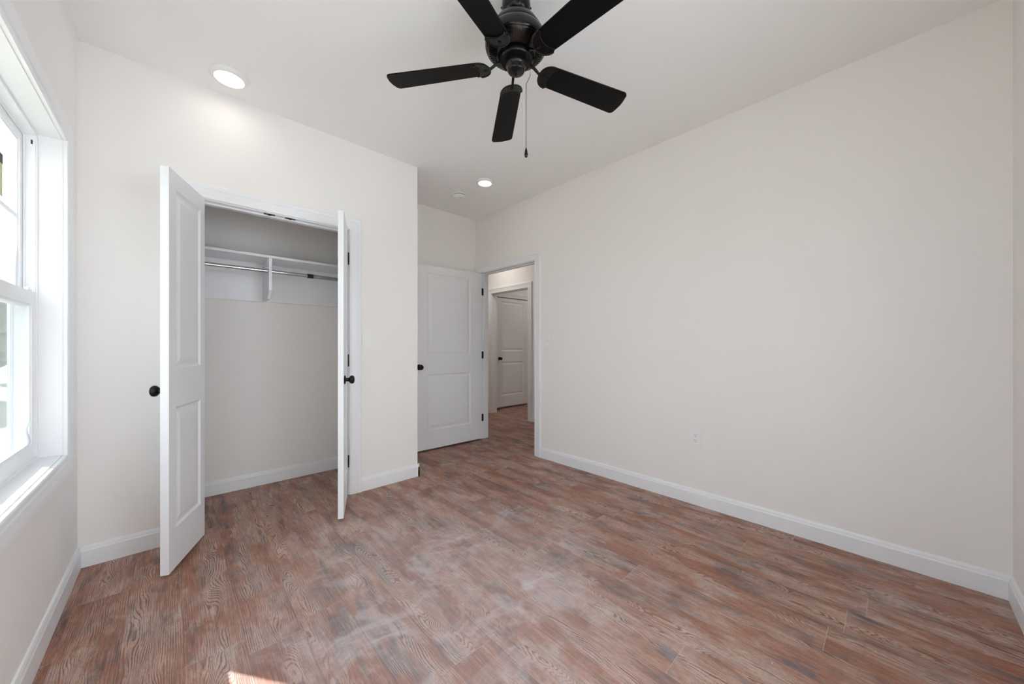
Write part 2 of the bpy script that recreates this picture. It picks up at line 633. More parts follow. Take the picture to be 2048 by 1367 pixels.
struct(m.build('wall_hall_ends', 'wall'), 'closing walls of the hallway, out of sight', 'wall')

# ------------------------------------------------------------------ trim
CASING = [(0.0, 0.0), (0.0, 0.010), (0.004, 0.0125), (0.013, 0.0125), (0.017, 0.0105), (0.030, 0.012),
          (0.055, 0.015), (0.062, 0.0185), (0.082, 0.0185), (0.088, 0.015), (0.088, 0.0)]


def casing_u(m, a, c, top, put, prof=CASING):
    """three-sided casing round a doorway; put(u, d, z)"""
    loops = [[put(a - o, d, 0.0) for o, d in prof], [put(a - o, d, top + o) for o, d in prof],
             [put(c + o, d, top + o) for o, d in prof], [put(c + o, d, 0.0) for o, d in prof]]
    m.sweep(loops)


def casing_frame(m, a, c, z0, z1, put, prof=CASING):
    loops = [[put(a - o, d, z0 - o) for o, d in prof], [put(a - o, d, z1 + o) for o, d in prof],
             [put(c + o, d, z1 + o) for o, d in prof], [put(c + o, d, z0 - o) for o, d in prof]]
    m.sweep(loops, closed_path=True)


def doorway(name, a, c, top, put, depth, stop_at, both=True):
    """jambs + stops + casing; put(u, d, z), d grows into the room"""
    m = MB()

    def bx(u0, u1, d0, d1, z0, z1):
        p = [put(u, d, z) for u in (u0, u1) for d in (d0, d1) for z in (z0, z1)]
        v = [m.bm.verts.new(q) for q in p]
        for f in ((0, 1, 3, 2), (4, 6, 7, 5), (0, 4, 5, 1), (2, 3, 7, 6), (0, 2, 6, 4), (1, 5, 7, 3)):
            m.bm.faces.new([v[i] for i in f])
    bx(a - 0.02, a, 0, -depth, 0, top + 0.02)
    bx(c, c + 0.02, 0, -depth, 0, top + 0.02)
    bx(a, c, 0, -depth, top, top + 0.02)
    if stop_at is not None:
        s0, s1 = -stop_at, -stop_at - 0.035
        bx(a, a + 0.011, s0, s1, 0, top)
        bx(c - 0.011, c, s0, s1, 0, top)
        bx(a + 0.011, c - 0.011, s0, s1, top - 0.011, top)
    casing_u(m, a - 0.006, c + 0.006, top + 0.006, put)
    if both:
        casing_u(m, a - 0.006, c + 0.006, top + 0.006, lambda u, d, z: put(u, -depth - d, z))
    return m.build(name, 'trim')


put_closet = lambda u, d, z: Vector((u, YB - d, z))
put_entry = lambda u, d, z: Vector((XR - d, u, z))
put_hall = lambda u, d, z: Vector((X2 - d, u, z))

tr_c = struct(doorway('trim_1', CL0, CL1, CLH, put_closet, 0.115, 0.04, both=False),
              'white casing and jambs around the closet opening', 'door frame')
for x in (0.468, 0.592):
    m = MB()
    m.box(x - 0.032, x + 0.032, YB + 0.008, YB + 0.030, CLH - 0.0035, CLH + 0.001, bevel=0.001)
    m.box(x - 0.008, x + 0.008, YB + 0.013, YB + 0.025, CLH - 0.0075, CLH - 0.003)
    o = m.build('catch_plate', 'bronze', tr_c)
    o['label'] = 'black catch plate'
tr_e = struct(doorway('trim_2', ED0, ED1, EDH, put_entry, XH - XR, 0.04),
              'white casing and jambs around the entry doorway', 'door frame')
m = MB()
m.box(XR + 0.012, XR + 0.040, ED0 - 0.001, ED0 + 0.002, 0.895, 0.955)
o = m.build('strike_plate', 'bronze', tr_e)
o['label'] = 'black strike plate'
for z in (0.265, 1.043, 1.828):
    m = MB()
    m.box(XR + 0.001, XR + 0.040, ED1 - 0.0035, ED1 + 0.0005, z - 0.044, z + 0.044)
    o = m.build('hinge_plate', 'bronze', tr_e)
    o['label'] = 'dark hinge plate'
struct(doorway('trim_3', HD0, HD1, EDH, put_hall, X2B - X2, None),
       'white casing around the second doorway across the hall', 'door frame')
m = MB()
casing_u(m, 4.235, 5.095, 2.057, lambda u, d, z: Vector((u, YH - d, z)))
struct(m.build('trim_4', 'trim'), 'shaded casing around the far closed door', 'door frame')

BASE = [(0.0, 0.0), (0.014, 0.0), (0.014, 0.084), (0.011, 0.091), (0.0095, 0.100), (0.006, 0.108), (0.0, 0.110)]


def baseboard(name, segs, label):
    """segs: (p0, p1, normal) in plan"""
    m = MB()
    for p0, p1, n in segs:
        lo = [[(p[0] + n[0] * d, p[1] + n[1] * d, z) for d, z in BASE] for p in (p0, p1)]
        m.sweep(lo)
    return struct(m.build(name, 'trim', weld=False), label, 'baseboard')


CO = 0.094
baseboard('baseboard_left', [((XL, YN), (XL, YB), (1, 0))], 'white baseboard along the wall below the window')
baseboard('baseboard_closet', [((XL, YB), (CL0 - CO, YB), (0, -1)), ((CL1 + CO, YB), (XC + 0.014, YB), (0, -1)),
                               ((XC, YB - 0.014), (XC, YA), (1, 0))], 'white baseboard on both sides of the closet opening')
baseboard('baseboard_alcove', [((XC, YA), (XR, YA), (0, -1))], 'white baseboard behind the open entry door')
baseboard('baseboard_right', [((XR, YN), (XR, ED0 - CO), (-1, 0))], 'long white baseboard under the blank wall')
baseboard('baseboard_near', [((XL, YN), (XR, YN), (0, 1))], 'short stretch of white baseboard turning the corner')
baseboard('baseboard_closet_inside', [((XL, YCB), (XC - 0.115, YCB), (0, -1)), ((XL, yw), (XL, YCB), (1, 0)),
                                      ((XC - 0.115, yw), (XC - 0.115, YCB), (-1, 0))], 'white baseboard inside the closet')
baseboard('baseboard_hall', [((X2, 1.2), (X2, HD0 - CO), (-1, 0)), ((X2, HD1 + CO), (X2, 6.4), (-1, 0)),
                             ((XH, 1.2), (XH, ED0 - CO), (1, 0)), ((X2B, YH), (4.147, YH), (0, -1))], 'white baseboard in the hallway')


# ------------------------------------------------------------------ doors
def leaf_mesh(w, h, t, s0, s1, panels, sign):
    """door leaf: x 0..sign*w from the hinge edge, y 0..t, z 0..h; moulded panels on both faces"""
    m = MB()
    xs = [0, s0, s1, w]
    zs = [0]
    for a, c in panels:
        zs += [a, c]
    zs.append(h)
    RINGS = [(0.0, 0.0), (0.005, 0.0035), (0.012, 0.0085), (0.021, 0.0085), (0.030, 0.007), (0.046, 0.0028), (0.050, 0.002)]
    for face in (0, 1):
        def P(x, dep, z):
            return (sign * x, dep if face == 0 else t - dep, z)
        for i in range(3):
            for j in range(len(zs) - 1):
                x0, x1, z0, z1 = xs[i], xs[i + 1], zs[j], zs[j + 1]
                if i == 1 and j % 2 == 1:
                    prev = None
                    for o, d in RINGS:
                        cur = [P(x0 + o, d, z0 + o), P(x1 - o, d, z0 + o), P(x1 - o, d, z1 - o), P(x0 + o, d, z1 - o)]
                        if prev:
                            for k in range(4):
                                kk = (k + 1) % 4
                                m.face([prev[k], prev[kk], cur[kk], cur[k]])
                        prev = cur
                    m.face(prev)
                else:
                    m.face([P(x0, 0, z0), P(x1, 0, z0), P(x1, 0, z1), P(x0, 0, z1)])
    for j in range(len(zs) - 1):
        for x in (0, w):
            m.face([(sign * x, 0, zs[j]), (sign * x, t, zs[j]), (sign * x, t, zs[j + 1]), (sign * x, 0, zs[j + 1])])
    for i in range(3):
        for z in (0, h):
            m.face([(sign * xs[i], 0, z), (sign * xs[i + 1], 0, z), (sign * xs[i + 1], t, z), (sign * xs[i], t, z)])
    return m


def knob(parent, x, z, y, out):
    """door knob, a ball on a neck and a rosette, pointing along out*Y"""
    m = MB()
    prof = [(0.0, 0.0), (0.029, 0.0), (0.0305, 0.004), (0.028, 0.008), (0.0135, 0.011), (0.0115, 0.018), (0.0125, 0.028),
            (0.020, 0.033), (0.0265, 0.040), (0.0285, 0.048), (0.0265, 0.056), (0.020, 0.0615), (0.010, 0.064), (0.0, 0.0645)]
    m.lathe([(r, h * out) for r, h in prof], 28, (x, y, z), 'Y')
    o = m.build('door_knob', 'bronze', parent, smooth=35)
    o['label'] = 'black door knob'
    return o


def hinge(parent, x, y, z, sign):
    m = MB()
    m.lathe([(0.0, -0.047), (0.004, -0.047), (0.0065, -0.044), (0.0065, 0.044), (0.004, 0.047), (0.0, 0.047)], 14, (x, y, z))
    m.box(min(x, x + sign * 0.004), max(x, x + sign * 0.004), y, y + 0.030, z - 0.044, z + 0.044)
    m.box(x - 0.0015 - 0.010, x + 0.0015 + 0.010, y - 0.001, y + 0.003, z - 0.044, z + 0.044)
    o = m.build('hinge', 'bronze', parent, smooth=40)
    o['label'] = 'black hinge'
    return o


def door(name, piv, rz, w, sign, s0, s1, label, z0=0.014, h=2.033, t=0.034, knobs=(0,), gap=0.012, hinges=True, kx=None, panels=((0.205, 0.825), (1.025, 1.945))):
    mm = leaf_mesh(w - gap, h, t, s0 - gap, s1 - gap, panels, sign)
    o = mm.build(name, 'door')
    o.data.transform(Matrix.Translation((sign * gap, 0, 0)))
    o.location = (piv[0], piv[1], z0)
    o.rotation_euler = (0, 0, rz)
    struct(o, label, 'door')
    kx = kx or w - 0.062
    for k in knobs:
        knob(o, sign * kx, 0.925 - z0, 0.0 if k == 0 else t, -1 if k == 0 else 1)
    if hinges:
        for z in (0.265, 1.043, 1.828):
            hinge(o, sign * (gap - 0.006), -0.003, z - z0, sign)
    return o


door('door_1', (0.099, 2.8765), R(-111.5), 0.421, 1, 0.060, 0.350,
     'narrow white closet door standing wide open, seen on its inner face', gap=0.004)
door('door_2', (0.972, 2.891), R(68), 0.43, -1, 0.066, 0.360,
     'narrow white closet door seen nearly edge-on beside the closet casing')
door('door_3', (2.758, 3.515), R(-182), 0.905, 1, 0.168, 0.738,
     'white two-panel entry door folded open against the alcove wall', knobs=(0, 1), gap=0.004, z0=0.018, h=2.028, kx=0.84)
door('door_4', (5.085, YH + 0.004), 0.0, 0.83, -1, 0.13, 0.70,
     'shaded white two-panel door closed beyond the hall', knobs=(0,), gap=0.004, z0=0.035, h=2.01, kx=0.752, hinges=False)


# ------------------------------------------------------------------ windows
def window(name, a, c, z0, z1, put, label, detail=True):
    """double-hung window with picture-frame casing; put(u, d, z), d grows into the room, c is the far side"""
    def bxf(m, u0, u1, d0, d1, zz0, zz1):
        v = [m.bm.verts.new(put(u, d, z)) for u in (u0, u1) for d in (d0, d1) for z in (zz0, zz1)]
        for f in ((0, 1, 3, 2), (4, 6, 7, 5), (0, 4, 5, 1), (2, 3, 7, 6), (0, 2, 6, 4), (1, 5, 7, 3)):
            m.bm.faces.new([v[i] for i in f])

    def ring(m, u0, u1, zz0, zz1, wd, d0, d1, bot=None, top=None):
        bot = bot or wd
        top = top or wd
        bxf(m, u0, u0 + wd, d0, d1, zz0, zz1)
        bxf(m, u1 - wd, u1, d0, d1, zz0, zz1)
        bxf(m, u0 + wd, u1 - wd, d0, d1, zz0, zz0 + bot)
        bxf(m, u0 + wd, u1 - wd, d0, d1, zz1 - top, zz1)
    # jamb liner (drywall return lined with boards)
    m = MB()
    ring(m, a, c, z0, z1, 0.008, 0.0, -0.074)
    root = m.build(name, 'trim')
    struct(root, label, 'window')
    m = MB()
    casing_frame(m, a + 0.004, c - 0.004, z0 + 0.004, z1 - 0.004, put,
                 [(0.0, 0.0), (0.0, 0.013), (0.006, 0.0165), (0.014, 0.0165), (0.019, 0.012), (0.028, 0.012), (0.034, 0.0155),
                  (0.066, 0.019), (0.084, 0.019), (0.090, 0.014), (0.090, 0.0)])
    m.build('window_casing', 'trim', root)
    ia, ic, iz0, iz1 = a + 0.008, c - 0.008, z0 + 0.008, z1 - 0.008
    # vinyl main frame: stepped
    m = MB()
    ring(m, ia, ic, iz0, iz1, 0.012, -0.068, -0.145)
    ring(m, ia + 0.012, ic - 0.012, iz0 + 0.012, iz1 - 0.012, 0.010, -0.098, -0.104)
    ring(m, ia + 0.012, ic - 0.012, iz0 + 0.012, iz1 - 0.012, 0.006, -0.132, -0.145)
    bxf(m, ia + 0.012, ia + 0.017, -0.072, -0.128, iz0 + 0.012, iz1 - 0.012)
    bxf(m, ic - 0.017, ic - 0.012, -0.072, -0.128, iz0 + 0.012, iz1 - 0.012)
    m.build('window_frame', 'vinyl', root)
    sa, sc = ia + 0.017, ic - 0.017
    mid = 1.355
    # lower sash
    m = MB()
    ring(m, sa, sc, iz0 + 0.012, mid + 0.03, 0.042, -0.074, -0.098, bot=0.058, top=0.056)
    ring(m, sa + 0.042, sc - 0.042, iz0 + 0.070, mid - 0.026, 0.008, -0.079, -0.092)
    ls = m.build('lower_sash', 'vinyl', root)
    m = MB()
    bxf(m, sa + 0.04, sc - 0.04, -0.085, -0.089, iz0 + 0.066, mid - 0.024)
    m.build('glass_pane', 'glass', ls)
    # upper sash with a grille of two by two
    m = MB()
    ring(m, sa, sc, mid - 0.03, iz1 - 0.012, 0.042, -0.105, -0.129, bot=0.055, top=0.045)
    ring(m, sa + 0.042, sc - 0.042, mid + 0.025, iz1 - 0.057, 0.008, -0.110, -0.124)
    us = m.build('upper_sash', 'vinyl', root)
    m = MB()
    bxf(m, sa + 0.04, sc - 0.04, -0.115, -0.119, mid + 0.02, iz1 - 0.05)
    m.build('glass_pane', 'glass', us)
    gm = (mid + 0.025 + iz1 - 0.057) / 2 - 0.005
    um = (sa + sc) / 2
    m = MB()
    bxf(m, sa + 0.05, sc - 0.05, -0.111, -0.115, gm - 0.009, gm + 0.009)
    bxf(m, um - 0.009, um + 0.009, -0.111, -0.115, mid + 0.033, iz1 - 0.065)
    m.build('grille', 'vinyl', us)
    # insect screen outside the lower half
    m = MB()
    ring(m, sa + 0.005, sc - 0.005, iz0 + 0.014, mid + 0.01, 0.016, -0.133, -0.140)
    sf = m.build('screen_frame', 'vinyl', root)
    m = MB()
    bxf(m, sa + 0.02, sc - 0.02, -0.136, -0.1365, iz0 + 0.03, mid - 0.005)
    m.build('screen_mesh', 'screen', sf)
    if detail:
        for uu in (sa + 0.05, sc - 0.05):
            m = MB()
            bxf(m, uu - 0.028, uu + 0.028, -0.078, -0.096, mid + 0.03, mid + 0.038)
            bxf(m, uu - 0.012, uu + 0.016, -0.080, -0.092, mid + 0.038, mid + 0.046)
            m.build('tilt_latch', 'vinyl', ls)
        m = MB()
        bxf(m, ic - 0.0178, ic - 0.0165, -0.079, -0.084, iz1 - 0.052, iz1 - 0.034)
        o = m.build('sash_stop_clip', 'dark_gap', root)
        o['label'] = 'small dark metal clip at the top of the track'
        # sticker left on the upper glass
        m = MB()
        bxf(m, c - 0.53, c - 0.232, -0.1135, -0.1145, 1.725, 1.885)
        o = m.build('glass_sticker', 'sticker', us)
        o['label'] = 'pale green sticker left on the glass'
        m = MB()
        bxf(m, c - 0.53, c - 0.232, -0.1125, -0.1134, 1.85, 1.886)
        m.build('sticker_header', 'sticker_dark', o)
        # torn protective film in the lower corner
        m = MB()
        pts = []
        n = 14
        for i in range(n + 1):
            f = i / n
            wd = 0.004 + 0.035 * (1 - f) ** 1.3 * (0.8 + 0.3 * math.sin(9 * f))
            u0 = sc - 0.046 - 0.012 * math.sin(4 * f)
            d = -0.078 + 0.004 * math.sin(11 * f)
            pts.append((u0, u0 - wd, d, iz0 + 0.07 + 0.16 * f))
        for p, q in zip(pts, pts[1:]):
            for dd in (0.0, -0.0012):
                m.face([put(p[0], p[2] + dd, p[3]), put(p[1], p[2] + dd - 0.001, p[3]), put(q[1], q[2] + dd - 0.001, q[3]), put(q[0], q[2] + dd, q[3])])
            for k in (0, 1):
                m.face([put(p[k], p[2], p[3]), put(q[k], q[2], q[3]), put(q[k], q[2] - 0.0012, q[3]), put(p[k], p[2] - 0.0012, p[3])])
        o = m.build('film_scrap', 'film', ls)
        o['label'] = 'torn scrap of white protective film'
        m = MB()
        u0 = sc - 0.043
        for i in range(8):
            f0, f1 = i / 8, (i + 1) / 8
            w0 = 0.030 * (1 - f0 ** 3) + 0.003
            bxf(m, u0 - w0, u0, -0.1095, -0.1105, mid + 0.025 + 0.19 * f0, mid + 0.025 + 0.19 * f1)
        o = m.build('film_scrap', 'film', us)
        o['label'] = 'strip of white protective film'
    return root


window('window_1', WY0, WY1, WZ0, WZ1, lambda u, d, z: Vector((XL + d, u, z)),
       'white double-hung sash window in a deep white surround')
window('added_window_2', VY0, VY1, VZ0, VZ1, lambda u, d, z: Vector((XL + d, u, z)),
       'larger unseen white double-hung window added for light in the same wall as the first', detail=False)
window('added_window_3', NX0, NX1, WZ0, WZ1, lambda u, d, z: Vector((u, YN + d, z)),
       'unseen white double-hung window added for light in the wall facing the closet', detail=False)

# ------------------------------------------------------------------ closet fittings
sh = empty('closet_shelf', (0.54, YCB, 1.833))
tag(sh, 'white closet shelf on cleats and one centre bracket, above the chrome rod', 'shelf')


def part_box(name, mat, parent, b, bevel=0.0015):
    m = MB()
    l = parent.location
    m.box(b[0] - l.x, b[1] - l.x, b[2] - l.y, b[3] - l.y, b[4] - l.z, b[5] - l.z, bevel=bevel)
    return m.build(name, mat, parent)


XE = XC - 0.115
part_box('shelf_board', 'trim', sh, (XL + 0.001, XE - 0.001, 3.295, YCB - 0.001, 1.833, 1.852))
part_box('cleat', 'trim', sh, (XL + 0.001, XE - 0.001, YCB - 0.019, YCB - 0.001, 1.520, 1.833))
part_box('end_cleat', 'trim', sh, (XL + 0.001, XL + 0.019, 3.30, YCB - 0.02, 1.655, 1.833))
part_box('end_cleat', 'trim', sh, (XE - 0.019, XE - 0.001, 3.30, YCB - 0.02, 1.655, 1.833))
m = MB()
m.prism([(3.305, 1.833), (3.305, 1.585), (3.365, 1.522), (YCB - 0.019, 1.522), (YCB - 0.019, 1.833), (3.364, 1.833), (3.364, 1.722), (3.326, 1.722), (3.326, 1.833)], 0.527, 0.546,
        lambda u, v, h: (h - 0.54, u - YCB, v - 1.833))
m.build('shelf_bracket', 'trim', sh)

rod = empty('closet_rod', (0.54, 3.345, 1.737))
tag(rod, 'chrome telescoping clothes rod under the closet shelf', 'clothes rod')
m = MB()
m.tube([(XL + 0.02 - 0.54, 0, 0), (0.82 - 0.54, 0, 0)], 0.0145, 20)
m.build('inner_tube', 'chrome', rod, smooth=40)
m = MB()
m.tube([(0.82 - 0.54, 0, 0), (XE - 0.02 - 0.54, 0, 0)], 0.0170, 20)
m.build('outer_tube', 'chrome', rod, smooth=40)
m = MB()
m.tube([(0.80 - 0.54, 0, 0), (0.845 - 0.54, 0, 0)], 0.0178, 20)
o = m.build('tube_collar', 'dark_gap', rod, smooth=40)
o['label'] = 'dark plastic collar where the tubes meet'
for x0, x1 in ((XL + 0.019, XL + 0.031), (XE - 0.031, XE - 0.019)):
    m = MB()
    m.tube([(x0 - 0.54, 0, 0), (x1 - 0.54, 0, 0)], 0.028, 20)
    m.build('rod_socket', 'plastic', rod, smooth=40)


# ------------------------------------------------------------------ switches and outlet
def plate_root(name, loc, rz, label, cat):
    return tag(empty(name, loc, rz), label, cat)


def wall_plate(root, w, h):
    m = MB()
    m.box(-w / 2, w / 2, -0.0065, 0, -h / 2, h / 2, bevel=0.0018)
    return m.build('cover_plate', 'plastic', root)


def rocker(root, x):
    m = MB()
    m.box(x - 0.0175, x + 0.0175, -0.0062, -0.004, -0.0345, 0.0345)
    m.build('rocker_frame', 'plastic', root)
    m = MB()
    m.prism([(-0.0055, -0.032), (-0.0095, -0.032), (-0.0065, 0.0), (-0.0085, 0.032), (-0.0055, 0.032)], x - 0.0155, x + 0.0155,
            lambda u, v, h: (h, u, v))
    m.build('rocker', 'plastic', root)


ls1 = plate_root('light_switch', (1.122, YB, 1.198), 0.0, 'white rocker switch on the wall beside the closet casing', 'light switch')
wall_plate(ls1, 0.076, 0.118)
rocker(ls1, 0.0)
ls2 = plate_root('light_switch', (XR, 2.447, 1.193), R(90) + PI, 'white double switch plate beside the entry doorway casing', 'light switch')
wall_plate(ls2, 0.116, 0.118)
rocker(ls2, -0.023)
rocker(ls2, 0.023)

ol = plate_root('wall_outlet', (XR, 0.990, 0.484), R(90) + PI, 'white duplex outlet low on the long blank wall', 'outlet')
wall_plate(ol, 0.074, 0.118)
for dz in (0.0195, -0.0195):
    m = MB()
    out = []
    for k in range(28):
        a = 2 * PI * k / 28
        out.append((max(-0.0145, min(0.0145, 0.0175 * math.cos(a))), 0.0165 * math.sin(a)))
    m.prism(out, -0.0052, -0.0075, lambda u, v, h: (u, h, v + dz))
    rc_ = m.build('receptacle', 'plastic', ol)
    for sx, hh in ((-0.0062, 0.0042), (0.0062, 0.0034)):
        m = MB()
        m.box(sx - 0.0012, sx + 0.0012, -0.0079, -0.0070, dz + 0.004 - hh, dz + 0.004 + hh)
        o = m.build('slot', 'dark_gap', rc_)
        o['label'] = 'dark blade slot'
    m = MB()
    m.lathe([(0.0, -0.0079), (0.0027, -0.0079), (0.0027, -0.0070)], 12, (0, 0, dz - 0.0085), 'Y')
    o = m.build('ground_hole', 'dark_gap', rc_)
    o['label'] = 'dark ground hole'
m = MB()
m.lathe([(0.0, -0.0068), (0.003, -0.0066), (0.0035, -0.0054)], 14, (0, 0, 0), 'Y')
m.build('screw', 'plastic', ol)


# ------------------------------------------------------------------ ceiling lights and smoke detector
def can_light(loc, r_ring, r_lens, label, group='round recessed lights', mat='lamp'):
    root = tag(empty('recessed_light', loc), label, 'ceiling light', group)
    m = MB()
    m.lathe([(r_ring, 0.0), (r_ring, -0.004), (r_ring - 0.004, -0.009), (r_lens + 0.006, -0.019), (r_lens, -0.0205), (r_lens - 0.001, -0.012), (r_lens - 0.001, 0.0)], 56)
    m.build('trim_ring', 'plastic', root, smooth=50)
    m = MB()
    m.lathe([(r_lens, -0.0185), (r_lens * 0.6, -0.0205), (0.0, -0.021)], 48)
    o = m.build('lens', mat, root, smooth=60)
    o['label'] = 'glowing white lens'
    return root


can_light((0.232, 2.680, H), 0.094, 0.071, 'round lit ceiling light near the closet wall and window')
can_light((2.180, 2.705, H), 0.082, 0.062, 'round lit ceiling light beside the smoke detector')

sd = tag(empty('smoke_detector', (2.163, 3.115, H)), 'small round white smoke detector on the ceiling near the alcove', 'smoke detector')
m = MB()
m.lathe([(0.066, 0.0), (0.066, -0.008), (0.062, -0.010), (0.0, -0.010)], 40)
m.build('base_ring', 'plastic', sd, smooth=40)
m = MB()
m.lathe([(0.0, -0.010), (0.056, -0.010), (0.056, -0.0155), (0.0, -0.0155)], 40)
o = m.build('vent_slot', 'dark_gap', sd, smooth=40)
o['label'] = 'dark vent slot'
m = MB()
m.lathe([(0.0, -0.0155), (0.058, -0.0155), (0.059, -0.024), (0.052, -0.033), (0.036, -0.037), (0.0, -0.038)], 40)
m.build('cover', 'plastic', sd, smooth=40)
m = MB()
m.lathe([(0.0, -0.034), (0.016, -0.034), (0.015, -0.044), (0.0, -0.045)], 24, (0.018, -0.026, 0))
o = m.build('test_button', 'plastic', sd, smooth=40)
m = MB()
m.lathe([(0.0, -0.039), (0.007, -0.039), (0.007, -0.0425), (0.0, -0.043)], 16, (0.012, -0.012, 0.004))
o = m.build('indicator', 'dark_gap', sd)
o['label'] = 'small dark indicator'

# hallway lamp (real lamp in the hall, above the door head)
can_light((3.42, 4.35, H), 0.094, 0.075, 'round lit ceiling light in the hallway', mat='hall_lamp')
can_light((5.2, 4.0, H), 0.094, 0.075, 'unseen round ceiling light added to brighten the room beyond the hall', mat='hall_lamp')  # added lamp out of view, brightens the far door and floor

# ------------------------------------------------------------------ ceiling fan
FX, FY, FZ = 1.120, 1.167, H
fan = tag(empty('ceiling_fan', (FX, FY, FZ)), 'black five-blade ceiling fan with a pull chain', 'ceiling fan')


def zz(z):
    return z - FZ


m = MB()
m.lathe([(0.0, 0.0), (0.052, 0.0), (0.056, zz(2.725)), (0.063, zz(2.70)), (0.065, zz(2.672)), (0.062, zz(2.655)), (0.054, zz(2.642)),
         (0.040, zz(2.634)), (0.026, zz(2.632)), (0.024, zz(2.640)), (0.0, zz(2.640))], 48)
for s in (-1, 1):
    m.lathe([(0.0, 0.0), (0.004, 0.0), (0.004, s * 0.004), (0.0, s * 0.005)], 10, (s * 0.064 * 0.73, -s * 0.064 * 0.684, zz(2.675)), 'X')
m.build('canopy', 'fan_metal', fan, smooth=40)
m = MB()
m.lathe([(0.0125, zz(2.66)), (0.0125, zz(2.61))], 20)
m.build('downrod', 'fan_metal', fan, smooth=40)
m = MB()
m.lathe([(0.0, zz(2.626)), (0.030, zz(2.626)), (0.050, zz(2.622)), (0.078, zz(2.610)), (0.098, zz(2.592)), (0.110, zz(2.572)), (0.113, zz(2.562)),
         (0.118, zz(2.559)), (0.120, zz(2.553)), (0.119, zz(2.548)), (0.128, zz(2.540)), (0.136, zz(2.526)), (0.1395, zz(2.510)), (0.1390, zz(2.497)),
         (0.135, zz(2.487)), (0.130, zz(2.484)), (0.126, zz(2.487)), (0.0, zz(2.487))], 72)
m.build('motor_housing', 'fan_metal', fan, smooth=40)
m = MB()
m.lathe([(0.130, zz(2.486)), (0.126, zz(2.480)), (0.086, zz(2.456)), (0.080, zz(2.455)), (0.076, zz(2.458)), (0.0, zz(2.458))], 72)
for k in range(60):
    a = 2 * PI * k / 60
    ca, sa_ = math.cos(a), math.sin(a)
    hw = 0.0018
    pts = []
    for r_, z_ in ((0.122, 2.4775), (0.092, 2.4592)):
        for s in (-1, 1):
            for dz in (0.002, -0.0035):
                pts.append((r_ * ca - s * hw * sa_, r_ * sa_ + s * hw * ca, zz(z_) + dz))
    v = [m.bm.verts.new(p) for p in pts]
    for f in ((0, 1, 3, 2), (4, 6, 7, 5), (0, 4, 5, 1), (2, 3, 7, 6), (0, 2, 6, 4), (1, 5, 7, 3)):
        m.bm.faces.new([v[i] for i in f])
m.build('vent_ring', 'fan_metal', fan, smooth=30)
m = MB()
m.lathe([(0.074, zz(2.458)), (0.074, zz(2.436)), (0.070, zz(2.432)), (0.0, zz(2.432))], 48)
m.build('flywheel', 'fan_metal', fan, smooth=40)
m = MB()
m.lathe([(0.046, zz(2.432)), (0.047, zz(2.425)), (0.047, zz(2.414)), (0.042, zz(2.410)), (0.040, zz(2.405)), (0.040, zz(2.394)), (0.036, zz(2.387)),
         (0.026, zz(2.383)), (0.008, zz(2.3815)), (0.007, zz(2.379)), (0.0, zz(2.3785))], 40)
m.build('switch_housing', 'fan_metal', fan, smooth=35)

# one blade along +X, pitched about its own axis
BZ = zz(2.418)
PITCH = R(-12)


def bl(x, y, z):
    c, s = math.cos(PITCH), math.sin(PITCH)
    return Vector((x, y * c - z * s, BZ + y * s + z * c))


R0, R1 = 0.128, 0.612
out = []
W0, W1 = 0.0525, 0.064


def wid(r):
    return W0 + (W1 - W0) * (r - R0) / (R1 - R0)


for k in range(25):                       # rounded inner end
    a = PI / 2 + PI * k / 24
    out.append((R0 + 0.050 + 0.050 * math.cos(a), W0 * (abs(math.sin(a)) ** 0.85) * (1 if math.sin(a) >= 0 else -1)))
rc = 0.022                                # rounded outer corners, slightly bowed tip
for k in range(8):
    a = -PI / 2 + PI / 2 * k / 7
    out.append((R1 - 0.006 - rc + rc * math.cos(a), -W1 + rc + rc * math.sin(a)))
for k in range(1, 6):
    f = k / 6
    y = (-W1 + rc) + 2 * (W1 - rc) * f
    out.append((R1 - 0.006 + 0.006 * math.sin(PI * f), y))
for k in range(8):
    a = PI / 2 * k / 7
    out.append((R1 - 0.006 - rc + rc * math.cos(a), W1 - rc + rc * math.sin(a)))
m = MB()
m.prism(out, 0.0, 0.006, lambda u, v, h: bl(u, v, h))
blade0 = m.build('blade', 'fan_blade', fan)
# bracket under the blade root: rounded plate, crescent rim and arm to the hub
m = MB()
plate = []
for k in range(29):
    a = PI / 2 + PI * k / 28
    plate.append((R0 + 0.046 + 0.054 * math.cos(a), (W0 + 0.003) * (abs(math.sin(a)) ** 0.85) * (1 if math.sin(a) >= 0 else -1)))
for k in range(15):                       # concave inner line of the crescent
    a = -PI / 2 - PI * k / 14
    plate.append((R0 + 0.062 + 0.022 * math.cos(a) * 1.0, 0.9 * (W0) * math.sin(a)))
m.prism(plate, -0.004, 0.0, lambda u, v, h: bl(u, v, h))
rim = [bl(R0 + 0.046 + 0.053 * math.cos(PI / 2 + PI * k / 28), (W0 + 0.002) * (abs(math.sin(PI / 2 + PI * k / 28)) ** 0.85) * (1 if k <= 14 else -1), -0.004) for k in range(29)]
m.tube(rim, 0.0035, 8)
rim2 = [bl(R0 + 0.063 + 0.022 * math.cos(-PI / 2 - PI * k / 20), 0.88 * W0 * math.sin(-PI / 2 - PI * k / 20), -0.004) for k in range(21)]
m.tube(rim2, 0.003, 8)
arm = []
for r_, w_, z_, t_ in ((0.052, 0.016, zz(2.444) - BZ, 0.008), (0.090, 0.013, zz(2.436) - BZ, 0.008), (0.118, 0.011, -0.001, 0.008), (0.150, 0.013, -0.003, 0.006)):
    arm.append([Vector((r_, s * w_ / 2, BZ + z_ + q * t_ / 2)) for s, q in ((-1, -1), (1, -1), (1, 1), (-1, 1))])
m.sweep(arm)
brk0 = m.build('blade_bracket', 'fan_metal', blade0, smooth=40, weld=False)
A0 = R(126.58)
